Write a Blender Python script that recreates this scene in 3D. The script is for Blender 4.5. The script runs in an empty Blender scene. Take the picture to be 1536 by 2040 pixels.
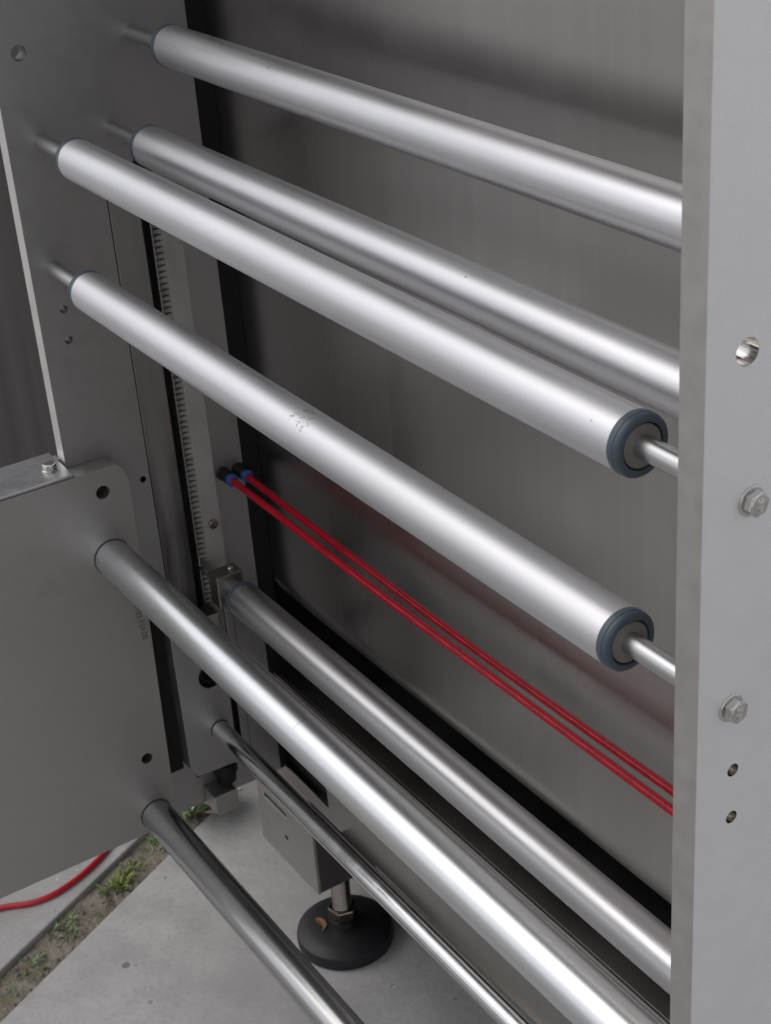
import bpy, bmesh, math, random
from mathutils import Vector, Matrix
from mathutils.geometry import tessellate_polygon
random.seed(7)
R = math.radians
S = 2/3            # survey units -> metres
ZG = -2.2          # ground level in survey units
def W(p): return Vector((p[0]*S, p[1]*S, (p[2]-ZG)*S))
scn = bpy.context.scene
COL = scn.collection

# ------------------------------------------------------------------ camera
RT = (0.5415304743, 0.8376540322, -0.0712773967)
DN = (0.3642901657, -0.3102266521, -0.8780957234)
FW = (-0.7576525725, 0.4495499379, -0.4731463123)
cd = bpy.data.cameras.new('camera'); cam = bpy.data.objects.new('camera', cd); COL.objects.link(cam)
m = Matrix(((RT[0], -DN[0], -FW[0]), (RT[1], -DN[1], -FW[1]), (RT[2], -DN[2], -FW[2]))).to_4x4()
m.translation = W((2.32033, -0.78388, 0.21182)); cam.matrix_world = m
cd.sensor_fit = 'VERTICAL'; cd.sensor_height = 24.0; cd.sensor_width = 24.0
cd.lens = 24.0*3270.06/2040.0
cd.clip_start = 0.05; cd.clip_end = 400
cd.dof.use_dof = True; cd.dof.focus_distance = 1.25; cd.dof.aperture_fstop = 16
scn.camera = cam

# ------------------------------------------------------------------ world, sun, exposure
SUN_EL, SUN_AZ = R(55), R(218)     # azimuth measured from +Y towards +X
w = bpy.data.worlds.new('World'); scn.world = w; w.use_nodes = True
nt = w.node_tree; nt.nodes.clear()
sky = nt.nodes.new('ShaderNodeTexSky'); sky.sky_type = 'NISHITA'; sky.sun_disc = False
sky.sun_elevation = SUN_EL; sky.sun_rotation = SUN_AZ
sky.air_density = 1.0; sky.dust_density = 4.0; sky.ozone_density = 1.0
hs = nt.nodes.new('ShaderNodeHueSaturation'); hs.inputs['Saturation'].default_value = 0.5
bg = nt.nodes.new('ShaderNodeBackground'); bg.inputs["Strength"].default_value = 0.13
wo = nt.nodes.new('ShaderNodeOutputWorld')
wc = nt.nodes.new('ShaderNodeTexCoord'); wn = nt.nodes.new('ShaderNodeTexNoise'); wn.inputs['Scale'].default_value = 1.6; wn.inputs['Detail'].default_value = 4
wr = nt.nodes.new('ShaderNodeValToRGB'); wr.color_ramp.elements[0].position = .3; wr.color_ramp.elements[1].position = .7
CL = 7.5           # grey cloud sheet over the clear sky
wr.color_ramp.elements[0].color = (.86, .87, .89, 1); wr.color_ramp.elements[1].color = (1, 1, 1, 1)
wm = nt.nodes.new('ShaderNodeMix'); wm.data_type = 'RGBA'; wm.blend_type = 'MULTIPLY'; wm.inputs[0].default_value = 1; wm.inputs[7].default_value = (CL*.985, CL, CL*1.035, 1)
wx_ = nt.nodes.new('ShaderNodeMix'); wx_.data_type = 'RGBA'; wx_.inputs[0].default_value = .55
nt.links.new(wc.outputs['Generated'], wn.inputs['Vector']); nt.links.new(wn.outputs['Fac'], wr.inputs['Fac']); nt.links.new(wr.outputs['Color'], wm.inputs[6])
nt.links.new(sky.outputs[0], hs.inputs['Color']); nt.links.new(hs.outputs[0], wx_.inputs[6]); nt.links.new(wm.outputs[2], wx_.inputs[7]); nt.links.new(wx_.outputs[2], bg.inputs['Color']); nt.links.new(bg.outputs[0], wo.inputs['Surface'])
sl = bpy.data.lights.new('sun', 'SUN'); sun = bpy.data.objects.new('sun', sl); COL.objects.link(sun)
sl.energy = 0.5; sl.angle = R(50); sl.color = (1.0, 0.97, 0.93)
sdir = Vector((math.sin(SUN_AZ)*math.cos(SUN_EL), math.cos(SUN_AZ)*math.cos(SUN_EL), math.sin(SUN_EL)))
sun.rotation_euler = sdir.to_track_quat('Z', 'Y').to_euler()
scn.view_settings.view_transform = 'Standard'; scn.view_settings.look = 'None'
scn.view_settings.exposure = 0.2; scn.view_settings.gamma = 1.0

# ------------------------------------------------------------------ materials
class NT:
    def __init__(s, name):
        s.m = bpy.data.materials.new(name); s.m.use_nodes = True
        s.t = s.m.node_tree; s.p = s.t.nodes['Principled BSDF']
        s.tc = s.t.nodes.new('ShaderNodeTexCoord')
    def n(s, typ, **kw):
        nd = s.t.nodes.new(typ)
        for k, v in kw.items():
            if k in nd.inputs.keys() if isinstance(k, str) else False: nd.inputs[k].default_value = v
            else: setattr(nd, k, v)
        return nd
    def l(s, a, b): s.t.links.new(a, b)
    def mapped(s, scale=(1, 1, 1), loc=(0, 0, 0)):
        mp = s.n('ShaderNodeMapping'); mp.inputs['Scale'].default_value = scale; mp.inputs['Location'].default_value = loc
        s.l(s.tc.outputs['Object'], mp.inputs['Vector']); return mp.outputs[0]
    def noise(s, scale, detail=4, rough=0.55, vec=None):
        nd = s.n('ShaderNodeTexNoise'); nd.inputs['Scale'].default_value = scale
        nd.inputs['Detail'].default_value = detail; nd.inputs['Roughness'].default_value = rough
        s.l(vec if vec is not None else s.tc.outputs['Object'], nd.inputs['Vector']); return nd.outputs['Fac']
    def ramp(s, fac, stops):
        nd = s.n('ShaderNodeValToRGB'); els = nd.color_ramp.elements
        while len(els) < len(stops): els.new(0.5)
        for e, (p, c) in zip(els, stops):
            e.position = p; e.color = (c, c, c, 1) if not isinstance(c, tuple) else (*c, 1)
        s.l(fac, nd.inputs['Fac']); return nd.outputs['Color']
    def mrange(s, fac, a, b, c, d):
        nd = s.n('ShaderNodeMapRange'); s.l(fac, nd.inputs['Value'])
        for k, v in zip(('From Min', 'From Max', 'To Min', 'To Max'), (a, b, c, d)): nd.inputs[k].default_value = v
        return nd.outputs['Result']
    def mix(s, fac, a, b, blend='MIX'):
        nd = s.n('ShaderNodeMix', data_type='RGBA', blend_type=blend)
        for sock, v in ((nd.inputs[0], fac), (nd.inputs[6], a), (nd.inputs[7], b)):
            if isinstance(v, (int, float)): sock.default_value = v if sock.type == 'VALUE' else (v, v, v, 1)
            elif isinstance(v, tuple): sock.default_value = (*v, 1)
            else: s.l(v, sock)
        return nd.outputs[2]
    def math(s, op, a, b=0.0):
        nd = s.n('ShaderNodeMath', operation=op)
        for sock, v in ((nd.inputs[0], a), (nd.inputs[1], b)):
            if isinstance(v, (int, float)): sock.default_value = v
            else: s.l(v, sock)
        return nd.outputs[0]
    def bump(s, h, strength=0.2, dist=0.001):
        nd = s.n('ShaderNodeBump'); nd.inputs['Strength'].default_value = strength; nd.inputs['Distance'].default_value = dist
        s.l(h, nd.inputs['Height']); s.l(nd.outputs[0], s.p.inputs['Normal'])
    def col(s, c):
        if isinstance(c, tuple): s.p.inputs['Base Color'].default_value = (*c, 1)
        else: s.l(c, s.p.inputs['Base Color'])
    def rough(s, r):
        if isinstance(r, (int, float)): s.p.inputs['Roughness'].default_value = r
        else: s.l(r, s.p.inputs['Roughness'])
    def metal(s, v=1.0): s.p.inputs['Metallic'].default_value = v
    def specks(s, scale, thr, amount):
        """sparse dark dots: 1 in the dot, 0 elsewhere"""
        v = s.n('ShaderNodeTexVoronoi'); v.inputs['Scale'].default_value = scale; v.inputs['Randomness'].default_value = 1.0
        s.l(s.tc.outputs['Object'], v.inputs['Vector'])
        sep = s.n('ShaderNodeSeparateColor'); s.l(v.outputs['Color'], sep.inputs[0])
        near = s.math('LESS_THAN', v.outputs['Distance'], thr)
        pick = s.math('LESS_THAN', sep.outputs[0], amount)
        return s.math('MULTIPLY', near, pick)

def plain(name, c, rough, metal=0.0, var=0.15, nscale=40, bump=0.05, spec=.5):
    k = NT(name); k.p.inputs['Specular IOR Level'].default_value = spec; f = k.noise(nscale, 5)
    k.col(k.mix(k.mrange(f, 0.3, 0.7, 0, 1), tuple(x*(1-var) for x in c), tuple(min(1, x*(1+var)) for x in c)))
    k.rough(k.mrange(f, 0.3, 0.7, max(.03, rough-.05), rough+.05)); k.metal(metal)
    if bump: k.bump(k.noise(nscale*8, 3), bump, 0.0006)
    return k.m

def steel_blasted(name, base, rough, metal=1.0):
    k = NT(name); big = k.noise(4, 4); fine = k.noise(900, 2); mid = k.noise(60, 4)
    c = k.mix(k.mrange(big, .3, .7, 0, 1), tuple(x*.97 for x in base), tuple(x*1.03 for x in base))
    c = k.mix(k.mrange(fine, .35, .65, 0, .22), c, tuple(x*.68 for x in base))
    c = k.mix(k.math('MULTIPLY', k.specks(70, .05, .12), .35), c, (.10, .09, .08))
    k.col(c); k.metal(metal); k.rough(k.mrange(mid, .3, .7, rough-.05, rough+.06)); k.bump(fine, .18, .0004)
    return k.m

def aluminium(name, base=(.63, .63, .648), rough=.46, scuff=None):
    k = NT(name); big = k.noise(6, 3); fine = k.noise(500, 2)
    strip = k.noise(90, 3, vec=k.mapped((.06, 1, 1)))
    c = k.mix(k.mrange(big, .3, .7, 0, 1), tuple(x*.93 for x in base), base)
    c = k.mix(k.mrange(k.noise(1, 4, .6, k.mapped((9, 60, 60))), .52, .72, 0, .22), c, tuple(x*.82 for x in base))
    c = k.mix(k.mrange(fine, .4, .62, 0, .10), c, tuple(x*.8 for x in base))
    c = k.mix(k.math('MULTIPLY', k.specks(46, .048, .36), .7), c, (.16, .15, .15))
    c = k.mix(k.math('MULTIPLY', k.specks(150, .07, .05), .5), c, (.2, .19, .19))
    r = k.mrange(strip, .3, .7, rough-.05, rough+.05)
    if scuff:
        ctr, rad = scuff
        d = k.n('ShaderNodeVectorMath', operation='DISTANCE'); k.l(k.tc.outputs['Object'], d.inputs[0]); d.inputs[1].default_value = ctr
        near = k.mrange(d.outputs['Value'], rad*.35, rad*.9, 1, 0)
        line = k.math('LESS_THAN', k.math('ABSOLUTE', k.math('SUBTRACT', k.noise(150, 3, .6, k.mapped((.9, 1.2, 1.0), (.3, .1, .7))), .53)), .022)
        marks = k.math('MULTIPLY', k.math('MULTIPLY', line, k.math('GREATER_THAN', k.noise(75, 2, .5, k.mapped((1, 1, 1), (.9, .4, .2))), .50)), k.math('GREATER_THAN', near, .15))
        c = k.mix(k.math('MULTIPLY', marks, .7), c, (.20, .175, .165))
    k.col(c); k.metal(); k.rough(r); k.bump(fine, .06, .0003)
    return k.m

def steel_tube(name, base, rough, rings=.5):
    k = NT(name); ring = k.noise(1, 3, .5, k.mapped((420, 1.2, 1.2))); ring2 = k.noise(1, 2, .5, k.mapped((170, 14, 14)))
    fine = k.noise(600, 2)
    cut = k.math('GREATER_THAN', ring2, .715)
    c = k.mix(k.mrange(ring, .3, .7, 0, .14), base, tuple(x*.75 for x in base))
    c = k.mix(k.math('MULTIPLY', cut, rings), c, tuple(x*.45 for x in base))
    c = k.mix(k.math('MULTIPLY', k.specks(60, .04, .2), .6), c, (.12, .11, .1))
    k.col(c); k.metal(); k.rough(k.mrange(ring, .3, .7, rough-.02, rough+.03))
    k.p.inputs['Anisotropic'].default_value = 0.0
    k.bump(k.math('ADD', ring, k.math('MULTIPLY', fine, .4)), .012, .00005)
    return k.m

def panel_steel(name, base, rough):
    k = NT(name); st = k.noise(1, 5, .6, k.mapped((110, 110, 2.2))); wide = k.noise(1, 3, .5, k.mapped((9, 9, .8)))
    cloud = k.noise(3, 5); fine = k.noise(700, 2)
    c = k.mix(k.mrange(st, .3, .7, 0, .5), base, tuple(x*.86 for x in base))
    c = k.mix(k.mrange(wide, .42, .68, 0, .45), c, tuple(x*.78 for x in base))
    c = k.mix(k.mrange(cloud, .45, .7, 0, .35), c, (base[0]*.86, base[1]*.80, base[2]*.76))
    c = k.mix(k.math('MULTIPLY', k.specks(22, .03, .30), .75), c, (.07, .05, .05))
    k.col(c); k.metal(); k.rough(k.mrange(wide, .3, .7, rough-.05, rough+.07)); k.bump(fine, .02, .0002)
    return k.m

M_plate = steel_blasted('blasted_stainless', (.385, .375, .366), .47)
M_plate_r = steel_blasted('blasted_stainless_lit', (.76, .755, .745), .50, .72)  # brighter copy of the plate steel, standing in for light on the right plate
M_flange = steel_blasted('bright_flange_steel', (.46, .46, .465), .34)
M_edge_left = plain('lit_edge_steel', (.74, .72, .70), .4, 1.0, .04, 40, .03)  # lightened to carry the light reflected on left edges and block sides
M_edge = plain('milled_edge_steel', (.50, .48, .46), .45, 1.0, .06, 60, .05)
M_cover = steel_blasted('blasted_stainless_cover', (.425, .407, .388), .46)
M_panel = panel_steel('brushed_stainless_panel', (.44, .424, .412), .29)
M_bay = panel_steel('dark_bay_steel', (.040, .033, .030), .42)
M_rail = panel_steel('rail_stainless', (.36, .345, .33), .34)
M_alu = aluminium('anodised_aluminium')
M_alu_back = aluminium('anodised_aluminium_grey', (.62, .62, .637), .41)
M_alu_low = aluminium('anodised_aluminium_smooth', (.52, .52, .535), .37)
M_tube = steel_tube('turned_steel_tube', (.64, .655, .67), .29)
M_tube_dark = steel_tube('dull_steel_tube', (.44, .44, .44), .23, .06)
M_rod = plain('polished_rod', (.64, .64, .65), .19, 1.0, .04, 60, 0)
M_shaft = plain('ground_shaft', (.46, .46, .465), .33, 1.0, .02, 8, 0)
M_bolt = plain('bolt_steel', (.56, .535, .51), .15, 1.0, .10, 120, 0)
M_mark = plain('bolt_mark', (.80, .78, .75), .35, 1.0, .05, 120, .0)
M_cap = plain('slate_blue_plastic', (.045, .062, .080), .42, 0, .12, 60, .03)
M_seal = plain('bearing_shield', (.19, .175, .16), .48, .35, .08, 60, .04)
M_white = plain('white_plastic_shaded', (.29, .28, .262), .45, 0, .10, 30, .05)  # white rack plastic with the shade of the slot in its colour
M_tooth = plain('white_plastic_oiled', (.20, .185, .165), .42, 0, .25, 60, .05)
M_black = plain('black_rubber', (.008, .008, .009), .55, 0, .1, 20, 0, .22)
M_pad = plain('worn_rubber_pad', (.011, .0115, .0135), .50, 0, .35, 14, .12, .4)
M_dark = plain('recess_shade', (.014, .0145, .0165), .5, .0, .02, 6, 0)  # near-black colour holds the shade inside slots, gaps and hollow parts
M_blue = plain('blue_collar', (.012, .060, .24), .42, 0, .1, 60, .02)
M_thread = plain('stem_steel', (.24, .21, .19), .20, 1.0, .12, 90, .04)
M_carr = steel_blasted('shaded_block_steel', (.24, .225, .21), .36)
M_dull = steel_blasted('dull_dark_steel', (.12, .11, .105), .5)
M_leafbrown = plain('dry_leaf', (.16, .07, .035), .7, 0, .3, 80, .1)
M_etch = plain('etched_lettering', (.17, .16, .145), .55, 1.0, .1, 80, .0)

def stained_strip():
    k = NT('oily_strip_steel'); st = k.noise(1, 4, .6, k.mapped((25, 25, 2.5))); fine = k.noise(800, 2)
    sx = k.n('ShaderNodeSeparateXYZ'); k.l(k.tc.outputs['Object'], sx.inputs[0])
    low = k.mrange(sx.outputs[2], .95, .72, .25, 1)
    c = k.mix(k.math('MULTIPLY', k.mrange(st, .42, .62, 0, .8), low), (.33, .32, .31), (.085, .08, .075))
    k.col(c); k.metal(); k.rough(.45); k.bump(fine, .1, .0004); return k.m
M_strip = stained_strip()

def hose_mat():
    k = NT('red_polyurethane'); uv = k.n('ShaderNodeSeparateXYZ'); k.l(k.tc.outputs['UV'], uv.inputs[0])
    u, v = uv.outputs[0], uv.outputs[1]
    cmb = k.n('ShaderNodeCombineXYZ'); k.l(k.math('MULTIPLY', u, 420), cmb.inputs[0]); k.l(k.math('MULTIPLY', v, 26), cmb.inputs[1])
    glyph = k.math('GREATER_THAN', k.noise(1, 1, .5, cmb.outputs[0]), .52)
    band = k.math('MULTIPLY', k.math('GREATER_THAN', v, .06), k.math('LESS_THAN', v, .16))
    word = k.math('GREATER_THAN', k.math('SINE', k.math('MULTIPLY', u, 105)), -.25)
    far = k.math('GREATER_THAN', u, .28)
    mk = k.math('MULTIPLY', k.math('MULTIPLY', glyph, band), k.math('MULTIPLY', word, far))
    k.col(k.mix(k.math('MULTIPLY', mk, .8), (.30, .0035, .013), (.02, .002, .003)))
    k.rough(.16); k.p.inputs['Specular IOR Level'].default_value = .24
    k.bump(k.noise(30, 2), .03, .001); return k.m
M_hose = hose_mat()
M_hose_g = plain('red_ground_hose', (.40, .010, .022), .36, 0, .1, 20, .03)

def concrete():
    k = NT('concrete'); a = k.noise(2.2, 6, .6); b = k.noise(14, 6, .62); c_ = k.noise(120, 4, .6); e = k.noise(600, 3)
    c = k.mix(k.mrange(a, .32, .68, 0, 1), (.31, .30, .296), (.45, .44, .43))
    c = k.mix(k.mrange(b, .40, .66, 0, .65), c, (.27, .262, .258))
    c = k.mix(k.mrange(c_, .48, .70, 0, .5), c, (.25, .24, .236))
    c = k.mix(k.mrange(e, .55, .75, 0, .25), c, (.60, .59, .58))
    c = k.mix(k.mrange(k.noise(5.5, 3, .5, k.mapped((1, 1, 1), (3, 1, 0))), .54, .70, 0, .45), c, (.255, .248, .245))
    c = k.mix(k.math('MULTIPLY', k.specks(12, .075, .45), .72), c, (.09, .09, .095))
    c = k.mix(k.math('MULTIPLY', k.specks(28, .10, .22), .55), c, (.13, .13, .13))
    c = k.mix(k.math('MULTIPLY', k.specks(45, .09, .10), .6), c, (.72, .71, .70))
    k.col(c); k.rough(k.mrange(b, .3, .7, .72, .9)); k.bump(k.math('ADD', k.math('MULTIPLY', c_, .7), k.math('MULTIPLY', e, .4)), .35, .002)
    return k.m
M_conc = concrete()
def soil():
    k = NT('soil'); a = k.noise(20, 6, .7); b = k.noise(160, 5, .7)
    c = k.mix(k.mrange(a, .35, .65, 0, 1), (.20, .17, .135), (.34, .30, .245))
    c = k.mix(k.mrange(b, .5, .7, 0, .7), c, (.33, .30, .26)); c = k.mix(k.mrange(k.noise(33, 4), .52, .66, 0, .6), c, (.10, .13, .05))
    k.col(c); k.rough(.95); k.bump(k.math('ADD', a, b), .8, .01); return k.m
M_soil = soil()
def leafm(name, c1, c2):
    k = NT(name); f = k.noise(60, 4); k.col(k.mix(k.mrange(f, .3, .7, 0, 1), c1, c2)); k.rough(.5)
    k.bump(k.noise(200, 3), .2, .001); return k.m
M_leaf = leafm('weed_leaf', (.11, .20, .07), (.22, .31, .13))
M_leafpale = leafm('weed_leaf_pale', (.34, .42, .25), (.55, .62, .42))
M_moss = leafm('moss', (.14, .20, .04), (.29, .34, .09))
M_straw = leafm('straw', (.42, .33, .24), (.55, .45, .35))

# ------------------------------------------------------------------ mesh helpers
def link(name, verts, faces, mat, parent=None, smooth=False, bevel=0.0, segs=2, label=None, kind=None, uv=None):
    me = bpy.data.meshes.new(name)
    me.from_pydata([W(v) for v in verts], [], faces)
    bm = bmesh.new(); bm.from_mesh(me); bmesh.ops.recalc_face_normals(bm, faces=bm.faces); bm.to_mesh(me); bm.free()
    if uv is not None:
        lay = me.uv_layers.new(name='UVMap')
        for li, lp in enumerate(me.loops): lay.data[li].uv = uv[lp.vertex_index]
    me.materials.append(mat)
    if smooth:
        for p in me.polygons: p.use_smooth = True
        me.set_sharp_from_angle(angle=R(38))
    o = bpy.data.objects.new(name, me); COL.objects.link(o)
    if bevel:
        b = o.modifiers.new('edge', 'BEVEL'); b.width = bevel*S; b.segments = segs; b.limit_method = 'ANGLE'; b.angle_limit = R(40); b.harden_normals = False
    if parent is not None: o.parent = parent; o.matrix_parent_inverse = parent.matrix_world.inverted()
    if label: o['label'] = label
    if kind: o['kind'] = kind
    return o
def thing(name, loc, label, cat, group=None):
    o = bpy.data.objects.new(name, None); COL.objects.link(o); o.empty_display_size = .05
    o.location = W(loc); o.matrix_world = Matrix.Translation(W(loc))
    o['label'] = label; o['category'] = cat
    if group: o['group'] = group
    return o
def tag(o, label, cat, group=None):
    o['label'] = label; o['category'] = cat
    if group: o['group'] = group
    return o
def box_g(x0, x1, y0, y1, z0, z1):
    v = [(x, y, z) for x in (x0, x1) for y in (y0, y1) for z in (z0, z1)]
    f = [(0, 1, 3, 2), (4, 6, 7, 5), (0, 4, 5, 1), (2, 3, 7, 6), (0, 2, 6, 4), (1, 5, 7, 3)]
    return v, f
def box(name, x0, x1, y0, y1, z0, z1, mat, parent=None, bevel=.0015, **k):
    return link(name, *box_g(x0, x1, y0, y1, z0, z1), mat, parent, bevel=bevel, **k)
def circle(cy, cz, r, n=36): return [(cy+r*math.cos(2*math.pi*i/n), cz+r*math.sin(2*math.pi*i/n)) for i in range(n)]
def prism(name, outer, holes, a0, a1, mat, parent=None, axis='x', bevel=.0015, edge_mat=None, **k):
    """outline (and holes) in the plane across the axis, extruded from a0 to a1"""
    loops = [outer]+list(holes); flat = [p for lp in loops for p in lp]
    tris = tessellate_polygon([[Vector((p[0], p[1], 0)) for p in lp] for lp in loops])
    def P(a, p): return (a, p[0], p[1]) if axis == 'x' else (p[0], a, p[1]) if axis == 'y' else (p[0], p[1], a)
    n = len(flat); verts = [P(a0, p) for p in flat]+[P(a1, p) for p in flat]
    faces = [tuple(t) for t in tris]+[tuple(i+n for i in reversed(t)) for t in tris]
    s = 0
    for lp in loops:
        c = len(lp)
        for i in range(c):
            i0, i1 = s+i, s+(i+1) % c
            faces.append((i0, i1, i1+n, i0+n))
        s += c
    me = link(name, verts, faces, mat, parent, bevel=bevel, **k)
    bm = bmesh.new(); bm.from_mesh(me.data)
    bmesh.ops.dissolve_limit(bm, angle_limit=R(1), verts=bm.verts, edges=[e for e in bm.edges if len(e.link_faces) == 2 and e.calc_face_angle(9) < .01])
    if edge_mat:
        me.data.materials.append(edge_mat); me.data.materials.append(M_dull if edge_mat is M_edge_left else M_bolt); ax = 'xyz'.index(axis)
        for f in bm.faces:
            if abs(f.normal[ax]) < .5: f.material_index = 1 if f.calc_area() > .004 else 2
    bm.to_mesh(me.data); bm.free()
    return me
def lathe(name, prof, origin, axis, mat, parent=None, n=64, close=False, smooth=True, **k):
    """prof: (along axis, radius) pairs"""
    verts, faces = [], []
    def P(a, r, t):
        c, s_ = math.cos(t)*r, math.sin(t)*r; ox, oy, oz = origin
        return (ox+a, oy+c, oz+s_) if axis == 'x' else (ox+c, oy+a, oz+s_) if axis == 'y' else (ox+c, oy+s_, oz+a)
    for a, r in prof:
        for i in range(n): verts.append(P(a, r, 2*math.pi*i/n))
    for j in range(len(prof)-1):
        for i in range(n): faces.append((j*n+i, j*n+(i+1) % n, (j+1)*n+(i+1) % n, (j+1)*n+i))
    if close:
        j = len(prof)-1
        for i in range(n): faces.append((j*n+i, j*n+(i+1) % n, (i+1) % n, i))
    else:
        faces.append(tuple(range(n))); faces.append(tuple((len(prof)-1)*n+i for i in range(n)))
    return link(name, verts, faces, mat, parent, smooth=smooth, **k)
def sweep(name, pts, r, mat, parent=None, n=16, **k):
    pts = [Vector(p) for p in pts]; verts, faces, uv = [], [], []
    L = 0
    for i, p in enumerate(pts):
        t = (pts[min(i+1, len(pts)-1)]-pts[max(i-1, 0)]).normalized()
        up = Vector((0, 0, 1)); a = t.cross(up).normalized(); b = a.cross(t)
        if i: L += (p-pts[i-1]).length
        for j in range(n+1):
            th = 2*math.pi*j/n; verts.append(p+a*math.cos(th)*r+b*math.sin(th)*r); uv.append((L, j/n))
    for i in range(len(pts)-1):
        for j in range(n): q = i*(n+1)+j; faces.append((q, q+1, q+n+2, q+n+1))
    return link(name, verts, faces, mat, parent, smooth=True, uv=uv, **k)
def hexa(r, rot=0.0): return [(r*math.cos(R(60*i+rot)), r*math.sin(R(60*i+rot))) for i in range(6)]

def hex_head(parent, base, axis, r, h, rot=0):
    """bolt head standing on a washer; axis 'x' or 'z'; base is the surface point"""
    bx, by, bz = base
    if axis == 'x':
        out = [(by+p[0], bz+p[1]) for p in hexa(r, rot)]
        b = prism('hex_bolt', out, [], bx+.0024, bx+.0024+h, M_bolt, parent, 'x', .0008)
        top = lambda a: bx+.0024+h+a
    else:
        out = [(bx+p[0], by+p[1]) for p in hexa(r, rot)]
        b = prism('hex_bolt', out, [], bz+.0024, bz+.0024+h, M_bolt, parent, 'z', .0008)
    wsh = lathe('washer', [(0, r*1.17), (.0018, r*1.17), (.0024, r*1.12)], base, axis, M_bolt, None, 40)
    wsh.parent = b; wsh.matrix_parent_inverse = b.matrix_world.inverted()
    crown = lathe('bolt_crown', [(h+.0024, r*.80), (h+.0031, r*.77)], base, axis, M_bolt, None, 40)
    crown.parent = b; crown.matrix_parent_inverse = b.matrix_world.inverted()
    return b
def lettering(txt, size, mat, parent, origin, xdir, up, depth=.0004):
    cu = bpy.data.curves.new('lettering', 'FONT'); cu.body = txt; cu.size = size*S; cu.extrude = depth*S
    cu.align_x = 'CENTER'; cu.align_y = 'CENTER'; cu.resolution_u = 3
    tmp = bpy.data.objects.new('tmp', cu); COL.objects.link(tmp)
    dg = bpy.context.evaluated_depsgraph_get(); me = bpy.data.meshes.new_from_object(tmp.evaluated_get(dg))
    bpy.data.objects.remove(tmp)
    xd, ud = Vector(xdir).normalized(), Vector(up).normalized(); zd = xd.cross(ud)
    mt = Matrix((xd, ud, zd)).transposed().to_4x4(); mt.translation = W(origin)
    me.transform(mt); me.materials.clear(); me.materials.append(mat)
    o = bpy.data.objects.new('lettering', me); COL.objects.link(o)
    o.parent = parent; o.matrix_parent_inverse = parent.matrix_world.inverted()
    return o

# ------------------------------------------------------------------ setting: ground
u = Vector((-.4517, .8922, 0)); nrm = Vector((u.y, -u.x, 0))       # joint direction, normal pointing right
def J(t, off, z): return (-.2318+u.x*t+nrm.x*off, -.2665+u.y*t+nrm.y*off, z)
def slab(o0, o1, t0, t1, ztop):
    outer = [J(t0, o0, 0)[:2], J(t0, o1, 0)[:2], J(t1, o1, 0)[:2], J(t1, o0, 0)[:2]]
    o = prism('concrete_slab', outer, [], ZG-.16, ztop, M_conc, None, 'z', .004); o['kind'] = 'structure'; return o
slab(0, 3.2, -2.4, 2.6, ZG)
slab(-2.9, -.098, -2.4, 2.6, ZG+.002)
slab(3.212, 9, -2.4, 2.6, ZG+.002)
slab(0, 9, -12, -2.412, ZG-.002); slab(-9, -.098, -12, -2.412, ZG+.002); slab(0, 9, 2.612, 12, ZG); slab(-9, -.098, 2.612, 12, ZG); slab(-9, -2.912, -2.4, 2.6, ZG)
gv = []; gf = []
N = 120
for i in range(N+1):
    for j in range(9):
        t = -2.6+5.2*i/N; o_ = -.115+.135*j/8
        gv.append(J(t, o_, ZG-.017+.005*math.sin(t*37+j)*random.random()+.006*random.random()))
for i in range(N):
    for j in range(8): q = i*9+j; gf.append((q, q+1, q+10, q+9))
so = link('soil_joint', gv, gf, M_soil, None, smooth=True); so['kind'] = 'structure'
gr = link('ground', [(-90, -90, ZG-.11), (90, -90, ZG-.11), (90, 90, ZG-.11), (-90, 90, ZG-.11)], [(0, 1, 2, 3)], M_conc); gr['kind'] = 'structure'

# ------------------------------------------------------------------ side plates
ZT, ZB, YB, T = .55, -1.70, .3135, .029
L = 1.4541
H_BIG = (.0421, -.2893, .0118); H_S1 = (.0422, -.6833, .0064); H_S2 = (.0424, -.7351, .0064); H_X = (.1279, -1.0108, .0055)
sp = thing('side_plate', (0, .15, ZB), 'tall grey steel side plate at the far left, slotted for the white rack', 'machine plate')
arc = [(.2245+.034*math.cos(R(a)), -.492+.030*math.sin(R(a))) for a in range(0, 181, 15)]
slot = [(.1405, -1.64), (.2585, -1.64), (.2585, -.492)]+arc[1:-1]+[(.1905, -.492), (.1905, -.515), (.1405, -.515)]
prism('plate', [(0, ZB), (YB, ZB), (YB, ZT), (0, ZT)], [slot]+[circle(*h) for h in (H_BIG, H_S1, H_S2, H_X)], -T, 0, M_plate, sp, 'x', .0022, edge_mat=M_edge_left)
box('slot_cover', -.022, -.0012, .1428, .1935, -1.64, -.517, M_strip, sp, .0012)
box('slot_shade_backing', -.062, -.0292, .12, .29, -1.69, -.42, M_dark, sp, 0)  # dark backing that stands for the shaded slot interior
box('edge_strip', -.022, -.0005, YB+.0005, .3466, -1.70, ZT, M_black, sp, .0004)  # black strip filling the gap between side plate and back sheet

sr = thing('side_plate', (L, .15, ZB), 'bright grey steel side plate standing upright at the right, its front edge facing the viewer', 'machine plate')
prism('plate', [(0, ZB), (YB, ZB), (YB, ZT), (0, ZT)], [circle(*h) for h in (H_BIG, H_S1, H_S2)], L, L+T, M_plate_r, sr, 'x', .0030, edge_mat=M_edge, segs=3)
R_YZ = {'R1': (.22035, -.29141), 'R2': (.16590, -.42502), 'R3': (.05082, -.42008), 'R4': (.03677, -.61449), 'R6': (.21508, -1.21081)}
for k_, rot in (('R3', 12), ('R4', 24)):
    y, z = R_YZ[k_]; b = hex_head(sr, (L+T, y, z), 'x', .0113, .0082, rot)
    for txt, dz in (('A2', .0038), ('70', -.0038)):
        lettering(txt, .0062, M_mark, b, (L+T+.0024+.0082+.0008, y, z+dz), (0, 1, 0), (0, 0, 1), .0004)

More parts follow.
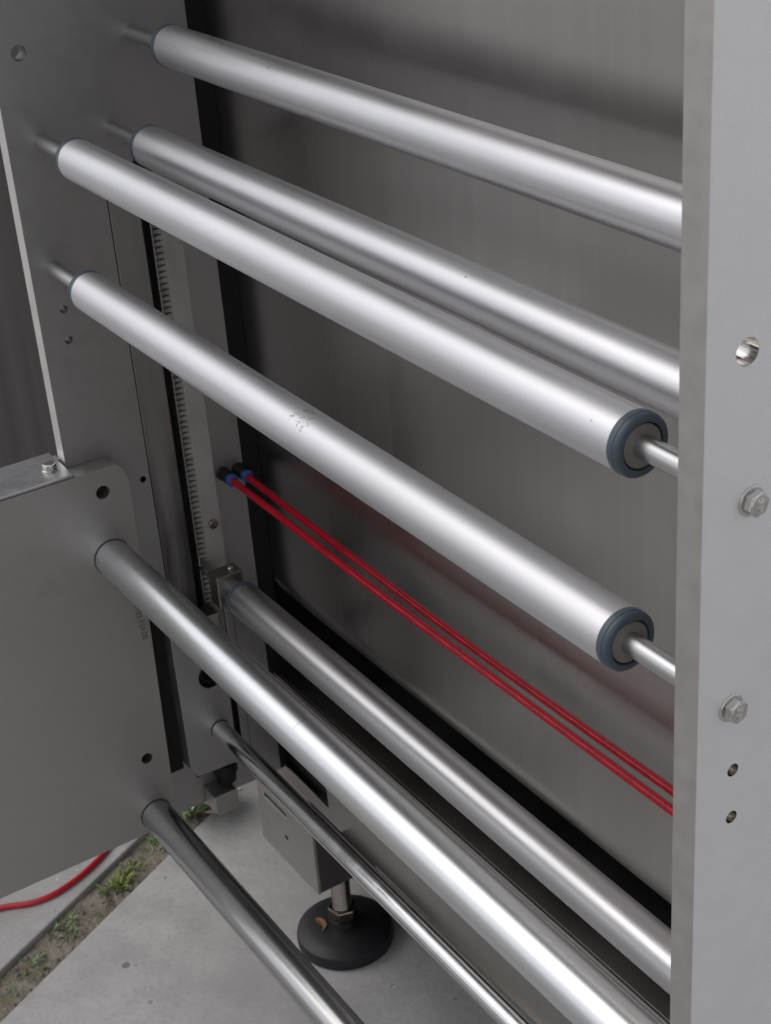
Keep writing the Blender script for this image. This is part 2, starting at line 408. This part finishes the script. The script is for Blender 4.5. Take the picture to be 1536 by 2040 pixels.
# ------------------------------------------------------------------ back panels
bp = thing('back_panel', (.7, .35, -1.47), 'large brushed steel sheet behind the rollers, dusty with faint drip marks', 'metal panel')
pr = [(.347, ZT+.25)]+[(.447-.100*math.cos(R(a)), -1.264-.100*math.sin(R(a))) for a in range(0, 81, 5)]  # bottom curved back, a shape added to imitate a dark reflection band
pr2 = [(.353, ZT+.25)]+[(.447-.094*math.cos(R(a)), -1.264-.094*math.sin(R(a))) for a in range(0, 81, 5)]
prism('sheet', pr+pr2[::-1], [], -.004, L+.03, M_panel, bp, 'x', 0, smooth=True)
box('top_light_blocker', -.028, L+.028, .002, .62, ZT+.0005, ZT+.006, M_bay, bp, .001)  # unseen sheet added overhead to keep sky light out of the interior
box('skirt_light_blocker', -3.2, L+.02, 1.05, 1.5, -2.19, -1.7215, M_bay, bp, .004)  # unseen box added to block light from behind and darken the ground
box('body_light_blocker', -.05, L+.02, .60, 1.5, -1.72, ZT+.24, M_bay, bp, .004)  # unseen body added behind the sheet to shade the space under the machine
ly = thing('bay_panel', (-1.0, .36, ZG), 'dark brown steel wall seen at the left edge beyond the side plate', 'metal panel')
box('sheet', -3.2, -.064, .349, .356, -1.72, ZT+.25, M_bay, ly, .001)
box('body_light_blocker', -3.2, -.055, .3575, 1.5, -1.72, ZT+.24, M_bay, ly, .004)  # unseen body added here too, blocking light from the rear
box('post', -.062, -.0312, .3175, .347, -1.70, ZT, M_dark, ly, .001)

# ------------------------------------------------------------------ base rail and its foot mount
br = thing('base_rail', (.7, .34, -1.72), 'long steel rail along the bottom of the back sheet, with a hollow foot mount below', 'machine frame')
prism('beam', [(-.03, -1.725), (L, -1.725), (L, -1.4775), (-.03, -1.4775)], [[(-.022, -1.690), (.060, -1.692), (.167, -1.6950), (.167, -1.655), (.120, -1.585), (-.022, -1.585)]], .320, .3255, M_rail, br, 'y', .0018)
box('beam_top', -.03, L, .3258, .598, -1.4812, -1.4775, M_rail, br, .0012)
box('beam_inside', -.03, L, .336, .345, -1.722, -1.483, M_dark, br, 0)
box('bottom_lip', .205, L, .300, .3195, -1.7295, -1.7255, M_rail, br, .0012)
mnt = prism('foot_mount', [(-.140, -1.962), (.085, -1.962), (.085, -1.72), (-.095, -1.72), (-.1345, -1.76)], [[(-.108, -1.838), (-.018, -1.838), (-.018, -1.826), (-.108, -1.826)], circle(-.0285, -1.893, .0075, 20)], .3205, .3265, M_cover, br, 'y', .002)
def child(o, par): o.parent = par; o.matrix_parent_inverse = par.matrix_world.inverted(); return o
child(box('side_wall', .0788, .0848, .3268, .56, -1.960, -1.73, M_dull, None, .0015), mnt)
child(box('side_wall', -.1395, -.1335, .3268, .56, -1.960, -1.76, M_cover, None, .0015), mnt)
child(box('bottom_wall', -.133, .0786, .3268, .56, -1.960, -1.953, M_cover, None, .0015), mnt)
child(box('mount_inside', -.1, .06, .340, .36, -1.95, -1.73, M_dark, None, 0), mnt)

# ------------------------------------------------------------------ levelling foot
FX, FY = -.0135, .42
ft = thing('leveling_foot', (FX, FY, ZG), 'round black rubber leveling foot with threaded steel stem standing on the concrete', 'machine foot')
lathe('pad', [(0, .097), (.004, .1005), (.020, .1015), (.030, .099), (.037, .090), (.043, .070), (.046, .042), (.047, .030), (.060, .028), (.062, .024)], (FX, FY, ZG), 'z', M_pad, ft, 72)
st = [(.050, .020)]
z_ = .055
while z_ < .245: st += [(z_, .0238), (z_+.0022, .0252), (z_+.0044, .0238)]; z_ += .0048
st = [(a, b-.0050) for a, b in st]
lathe('stem', st, (FX, FY, ZG), 'z', M_thread, ft, 40)
prism('nut', [(FX+p[0], FY+p[1]) for p in hexa(.032, 14)], [], ZG+.063, ZG+.090, M_thread, ft, 'z', .003)
lf = [(-.055, .375, ZG+.0480), (-.040, .3685, ZG+.0515), (-.022, .3735, ZG+.0478), (-.010, .3645, ZG+.0455), (-.020, .383, ZG+.0492), (-.035, .3855, ZG+.0515), (-.046, .3835, ZG+.0500)]
tag(link('fallen_leaf', lf+[(a, b, c+.0012) for a, b, c in lf], [tuple(range(7)), tuple(range(13, 6, -1))]+[(i, (i+1) % 7, (i+1) % 7+7, i+7) for i in range(7)], M_leafbrown), 'small dry brown leaf lying on the black rubber foot', 'leaf')

# ------------------------------------------------------------------ guide rollers
def cap_profile(s, x0):
    return [(x0-s*.004, .0285), (x0+s*.0002, .0300), (x0+s*.0008, .0305), (x0+s*.0062, .0305), (x0+s*.0072, .0296), (x0+s*.0080, .0296), (x0+s*.0088, .0304), (x0+s*.0105, .0301), (x0+s*.0122, .0287), (x0+s*.0134, .0262), (x0+s*.0136, .0228), (x0+s*.0126, .0222), (x0+s*.006, .0220)]
def roller(key, label, mat, xl=.1405, xr=1.341, shaft_l=0.0, shaft_r=L, x_end=None):
    y, z = R_YZ[key]
    t = thing('guide_roller', (xl, y, z), label, 'roller', 'guide rollers across the machine')
    lathe('tube', [(xl, .0292), (xl+.0006, .0300), (xr-.0006, .0300), (xr, .0292)], (0, y, z), 'x', mat, t, 128)
    for s, x0 in ((-1, xl), (1, xr)):
        c = lathe('end_cap', cap_profile(s, x0), (0, y, z), 'x', M_cap, t, 96)
        c2 = lathe('bearing', [(x0+s*.004, .0208), (x0+s*.0118, .0208), (x0+s*.0126, .0200), (x0+s*.0118, .0165), (x0+s*.0124, .0120)], (0, y, z), 'x', M_seal, None, 64)
        child(c2, c)
    lathe('shaft', [(shaft_l, .0110), (shaft_r, .0110)], (0, y, z), 'x', M_shaft, t, 48)
    return t
PY, PZ = R_YZ['R4']
sc = W((.78542, .02361, -.58756))
M_alu4 = aluminium('anodised_aluminium_scuffed', scuff=(tuple(sc), .0175))
roller('R1', 'topmost aluminium roller, close in front of the back sheet', M_alu_back)
roller('R2', 'aluminium roller second from the top, half hidden behind the brighter one in front', M_alu_back)
roller('R3', 'bright aluminium roller with its right blue end cap in view, directly above the scuffed one', M_alu)
roller('R4', 'bright aluminium roller with a small scuff mark on its middle, above the red air tubes', M_alu4)
roller('R6', 'low aluminium roller held by a small steel block, just below the red air tubes', M_alu_low, xl=.1505, shaft_l=.002)

# roller carriage, rack, bearing block
cr = thing('roller_carriage', (.05, .216, -1.244), 'small square steel block at the rack carrying the low roller', 'bearing block')
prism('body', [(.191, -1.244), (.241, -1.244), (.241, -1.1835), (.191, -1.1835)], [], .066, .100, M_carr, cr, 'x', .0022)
box('slot_edge', -.010, -.0004, .2420, .2583, -1.638, -1.246, M_plate, sp, .0012)
lathe('hub', [(.1005, .019), (.128, .019), (.1295, .017)], (0, .21508, -1.21081), 'x', M_shaft, cr, 40)
lathe('screw', [(-1.1834, .0052), (-1.1800, .0052), (-1.1790, .0042)], (.084, .226, 0), 'z', M_bolt, cr, 24)
rk = thing('gear_rack', (0, .23, -1.30), 'white plastic toothed rack standing in the slot of the left side plate', 'gear rack')
box('bar', -.020, .0035, .2225, .2578, -1.2445, -.50, M_white, rk, .0015)
box('rack_edge', -.020, .0045, .2045, .2062, -1.40, -.50, M_shaft, rk, .0004)
tv, tf = [], []
z_ = -1.40
while z_ < -.505:
    b = len(tv); p_ = .0102
    tv += [(-.0062, .2224, z_), (-.0062, .2224, z_+p_*.92), (-.0062, .2085, z_+p_*.52), (-.0062, .2085, z_+p_*.22), (.0030, .2224, z_), (.0030, .2224, z_+p_*.92), (-.0030, .2085, z_+p_*.52), (-.0030, .2085, z_+p_*.22)]
    tf += [tuple(b+i for i in f) for f in ((0, 1, 2, 3), (7, 6, 5, 4), (0, 4, 5, 1), (1, 5, 6, 2), (2, 6, 7, 3), (3, 7, 4, 0))]
    z_ += p_
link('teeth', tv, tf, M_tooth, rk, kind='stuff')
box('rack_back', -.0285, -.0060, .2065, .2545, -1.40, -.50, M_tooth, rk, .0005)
lathe('screw', [(.0036, .0085), (.0075, .0085), (.0085, .0072), (.0085, .0042), (.0050, .0040)], (0, .2405, -1.1345), 'x', M_thread, rk, 28)

box('groove_strip', .0006, .0090, .0740, .1150, -1.600, -1.20, M_black, sp, .0006)  # black strip in the groove between cover and bearing block
bb = thing('bearing_block', (.02, .16, -1.61), 'flat steel block on the left side plate with a black round plug', 'bearing block')
prism('body', [(.1155, -1.585), (.128, -1.6075), (.2125, -1.6120), (.2125, -1.287), (.1155, -1.287)], [circle(.183, -1.407, .0255, 40)], .0005, .040, M_plate, bb, 'x', .0018, edge_mat=M_edge_left)  # sides take the lightened edge steel in place of reflected ground light
lathe('plug', [(.006, .0250), (.026, .0250), (.030, .0215), (.030, .0150), (.020, .0140), (.018, .0070), (.026, .0050)], (0, .183, -1.407), 'x', M_black, bb, 48)
lathe('bumper', [(-1.612, .023), (-1.630, .023), (-1.634, .0195), (-1.652, .0185), (-1.660, .012)], (.022, .190, 0), 'z', M_black, bb, 40)
pb = thing('plate_bracket', (.01, .19, -1.726), 'small angled steel bracket under the bottom edge of the left side plate', 'bracket')
prism('body', [(.150, -1.7010), (.158, -1.7075), (.190, -1.7075), (.198, -1.6960), (.198, -1.6645), (.150, -1.6645)], [], .0006, .046, M_cover, pb, 'x', .0022)

# ------------------------------------------------------------------ cover plate
cv = thing('cover_plate', (.04, -.1, -1.68), 'broad flat grey steel cover plate at lower left, with a bent shiny flange on top', 'cover plate')
YF = -.36
prism('sheet', [(YF, -1.678), (.0725, -1.6765), (.0862, -.9815), (.0800, -.9575), (.068, -.9450), (YF, -.9450)], [circle(.0383, -.9865, .0118), circle(.0350, -1.5192, .0105)], .0300, .0450, M_cover, cv, 'x', .0020)
prism('spacer', [(-.012, -.9475), (.066, -.9475), (.078, -.960), (.072, -1.66), (-.012, -1.66)], [], .0005, .0297, M_plate, cv, 'x', .0014)
for yy, zz in ((.0383, -.9865), (.0350, -1.5192)): lathe('hole_shade', [(.0299, .014), (.0306, .014)], (0, yy, zz), 'x', M_black, cv, 32)  # black discs stand for the shade inside the cover holes
fl = box('top_flange', -.0600, .0440, YF, -.0035, -.9447, -.9395, M_flange, cv, .0016)
box('flange_tab', -.0480, -.0300, -.0033, .0040, -.9480, -.9415, M_flange, cv, .0010)
box('back_wall', -.0595, -.0545, YF, -.004, -1.50, -.9450, M_plate, cv, .001)
hex_head(cv, (.0020, -.0275, -.9394), 'z', .0113, .0085, 10)
lettering('1103.154.00', .0150, M_etch, cv, (.04515, .0655, -1.245), (0, .10, -.995), (0, .995, .10), .0002)

# ------------------------------------------------------------------ tubes and rod
def bar_thing(name, label, cat, x0, x1, y, z, r, mat, ring):
    t = thing(name, (x0, y, z), label, cat)
    lathe('tube', [(x0, r), (x1, r)], (0, y, z), 'x', mat, t, 128)
    rx = ring if ring is not True else .0452
    if ring: lathe('contact_shade_ring', [(rx, r+.0010), (rx+.0018, r+.0006)], (0, y, z), 'x', M_dark, t, 96)  # dark ring painted in for the contact shade at the junction
    return t
s5, s8, s7 = .03151/.042306, .02929/.042315, .01722/.024719
cy, cz = -.78388, .21182
yz5 = (cy+(.31643-cy)*s5, cz+(-1.55834-cz)*s5); yz8 = (cy+(.39902-cy)*s8, cz+(-2.46822-cz)*s8); yz7 = (cy+(.60424-cy)*s7, cz+(-2.28051-cz)*s7)
bar_thing('support_tube', 'thick glossy steel tube with fine ring scratches running out of the cover plate', 'steel tube', .044, L, *yz5, .03151, M_tube, True)
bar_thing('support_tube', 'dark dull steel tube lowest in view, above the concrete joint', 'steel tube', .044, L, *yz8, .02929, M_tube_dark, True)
bar_thing('polished_rod', 'thin polished steel rod running beside the rail above the black foot', 'steel rod', .030, L, *yz7, .01722, M_rod, .0402)

# ------------------------------------------------------------------ air tubes and fittings
def air(label, flabel, p0, p1, wob):
    x0, y0, z0 = p0
    f = thing('push_fitting', (0, y0, z0), flabel, 'air fitting', 'air fittings')
    lathe('body', [(.0003, .0125), (.004, .0125), (.005, .0110), (.026, .0110), (.028, .0100)], (0, y0, z0), 'x', M_black, f, 32)
    lathe('collar', [(.0262, .0096), (.0330, .0096), (.0340, .0108), (.0375, .0108), (.0385, .0092)], (0, y0, z0), 'x', M_blue, f, 32)
    d_ = Vector(p1)-Vector(p0); pts = []
    for i in range(61):
        t_ = i/60*1.27; p = Vector(p0)+d_*t_
        k_ = math.sin(min(1, t_)*math.pi)
        p.z += .0006*k_*math.sin(t_*11+wob)-(.0038 if wob > 0 else .0085)*k_; p.y += .0010*k_*math.sin(t_*7+wob)
        pts.append(p)
    h = sweep('air_tube', pts, .0060, M_hose, None, 20)
    tag(h, label, 'air tube', 'red air tubes')
air('lower and nearer of the two red air tubes, with printed marks along it', 'black push fitting with blue collar holding the nearer red air tube', (.030, .2740, -1.0485), (1.1400, .2800, -1.0604), 1)
air('upper and farther of the two red air tubes, nearer the back sheet', 'black push fitting with blue collar holding the farther red air tube', (.030, .3030, -1.0500), (1.1150, .3050, -1.0604), -1)
ck = thing('cable_clip', (.1086, .30, -1.075), 'tiny black clip between the two red air tubes near their fittings', 'clip')
box('clip_body', .1040, .1120, .2835, .2955, -1.0640, -1.0520, M_black, ck, .001)
box('clip_tail', .1050, .1090, .288, .2905, -1.0820, -1.0642, M_black, ck, .0006)

hp = [(-.50, -.62, 0), (-.56, -.40, 0), (-.565, -.25, 0), (-.5465, -.14518, 0), (-.520, -.0856, 0), (-.5142, -.034, 0), (-.528, .0258, 0), (-.551, .0787, 0), (-.580, .126, 0), (-.66, .22, 0), (-.80, .33, 0), (-1.0, .42, 0)]
def smooth_path(P, n=8):
    out = []
    for i in range(len(P)-1):
        p0, p1, p2, p3 = (Vector(P[max(0, min(len(P)-1, i+k_))]) for k_ in (-1, 0, 1, 2))
        for j in range(n):
            t_ = j/n; out.append(.5*((2*p1)+(p2-p0)*t_+(2*p0-5*p1+4*p2-p3)*t_*t_+(3*p1-p0-3*p2+p3)*t_**3))
    out.append(Vector(P[-1])); return out
tag(sweep('ground_hose', [(p.x, p.y, ZG+.002+.0066) for p in smooth_path(hp)], .0065, M_hose_g, None, 16), 'red hose curving across the pale concrete below the cover plate', 'hose')

# ------------------------------------------------------------------ weeds in the joint
def leaf_mesh(name, base, ang, ln, wd, lift, mat, parent):
    vs, fs = [], []; n = 5
    dx, dy = math.cos(ang), math.sin(ang)
    for i in range(n+1):
        t_ = i/n; wv = wd*math.sin(math.pi*min(1, .08+t_*.92))**.8*(1 if i < n else .05)
        h = lift*math.sin(t_*math.pi*.6)
        px, py, pz = base[0]+dx*ln*t_, base[1]+dy*ln*t_, base[2]+h
        for s in (-1, 0, 1): vs.append((px-dy*wv*s, py+dx*wv*s, pz+(.15*wd if s else -.1*wd)))
    for i in range(n):
        for s in (0, 1): q = i*3+s; fs.append((q, q+1, q+4, q+3))
    return link(name, vs, fs, mat, parent, smooth=True)
wx, wy = -.600, .352
wd_ = thing('broadleaf_weed', (wx, wy, ZG-.02), 'leafy green weed with large pale leaves growing in the slab joint under the plate', 'weed')
for a, ln, wdt, lift, mt in ((20, .085, .017, .05, M_leaf), (55, .095, .018, .045, M_leafpale), (95, .07, .016, .05, M_leafpale), (150, .06, .014, .03, M_leafpale), (-40, .055, .013, .025, M_leaf), (-100, .05, .012, .03, M_leafpale), (200, .06, .014, .035, M_leafpale), (10, .09, .02, .055, M_leafpale), (-25, .08, .017, .05, M_leafpale), (75, .10, .015, .03, M_leafpale), (-10, .07, .013, .06, M_leafpale), (35, .06, .012, .07, M_leaf)):
    leaf_mesh('leaf', (wx+random.uniform(-.012, .012), wy+random.uniform(-.012, .012), ZG-.012), R(a+random.uniform(-8, 8)), ln*1.35, wdt*1.5, lift*1.9, mt, wd_)
st_ = [(-.566, .372, ZG+.003), (-.540, .398, ZG+.006), (-.530, .412, ZG+.005), (-.546, .405, ZG+.007), (-.560, .388, ZG+.007)]
tag(link('straw_scrap', st_+[(a, b, c+.003) for a, b, c in st_], [tuple(range(5)), tuple(range(9, 4, -1))]+[(i, (i+1) % 5, (i+1) % 5+5, i+5) for i in range(5)], M_straw), 'pale dry scrap lying beside the leafy weed at the slab edge', 'plant scrap')
tufts = [(-.5575, .241, 'small weed with pale leaf rosette beside the dark tube end', 16, M_leaf, .034),
         (-.508, .153, 'bright green moss tuft in the slab joint, upper of the mossy pair', 34, M_moss, .020),
         (-.474, .102, 'largest bright green moss tuft in the middle of the slab joint', 60, M_moss, .024),
         (-.412, -.052, 'grey green weed tuft by pale pebbles in the slab joint', 26, M_leaf, .022),
         (-.360, -.140, 'sparse dark green tuft lowest in the slab joint', 22, M_leaf, .018)]
for x, y, lab, n_, mt, ln in tufts:
    vs, fs = [], []
    for i in range(n_):
        a = random.uniform(0, 2*math.pi); rr = random.gauss(0, .013); al = random.gauss(0, .022)
        bx, by = x+u.x*al+nrm.x*rr, y+u.y*al+nrm.y*rr
        l_ = ln*random.uniform(.5, 1.2); ww = l_*.16; h = l_*random.uniform(.4, 1.0)
        dx, dy = math.cos(a), math.sin(a); b = len(vs); zb = ZG-.015
        vs += [(bx, by, zb), (bx+dx*l_*.5-dy*ww, by+dy*l_*.5+dx*ww, zb+h*.7), (bx+dx*l_, by+dy*l_, zb+h), (bx+dx*l_*.5+dy*ww, by+dy*l_*.5-dx*ww, zb+h*.7)]
        fs.append((b, b+1, b+2, b+3))
    tag(link('weed_tuft', vs, fs, mt), lab, 'weed', 'weed tufts in the slab joint')
# crumbs of soil and grit along the joint
cvx, cf = [], []
for i in range(420):
    t_ = random.uniform(-.3, 1.0); of = random.uniform(-.088, -.004); s_ = random.uniform(.0015, .0055); p = J(t_, of, ZG-.011+random.uniform(0, .008))
    b = len(cvx); cvx += [(p[0]+random.uniform(-1, 1)*s_*.3+q[0]*s_, p[1]+q[1]*s_, p[2]+q[2]*s_) for q in ((1, 0, 0), (0, 1.2, 0), (-1, 0, 0), (0, -1, 0), (0, 0, .9), (0, 0, -.8))]
    cf += [tuple(b+k_ for k_ in f) for f in ((0, 1, 4), (1, 2, 4), (2, 3, 4), (3, 0, 4), (1, 0, 5), (2, 1, 5), (3, 2, 5), (0, 3, 5))]
cm = link('soil_crumbs', cvx, cf, M_soil); cm['kind'] = 'stuff'; cm['label'] = 'loose soil crumbs and grit in the slab joint'
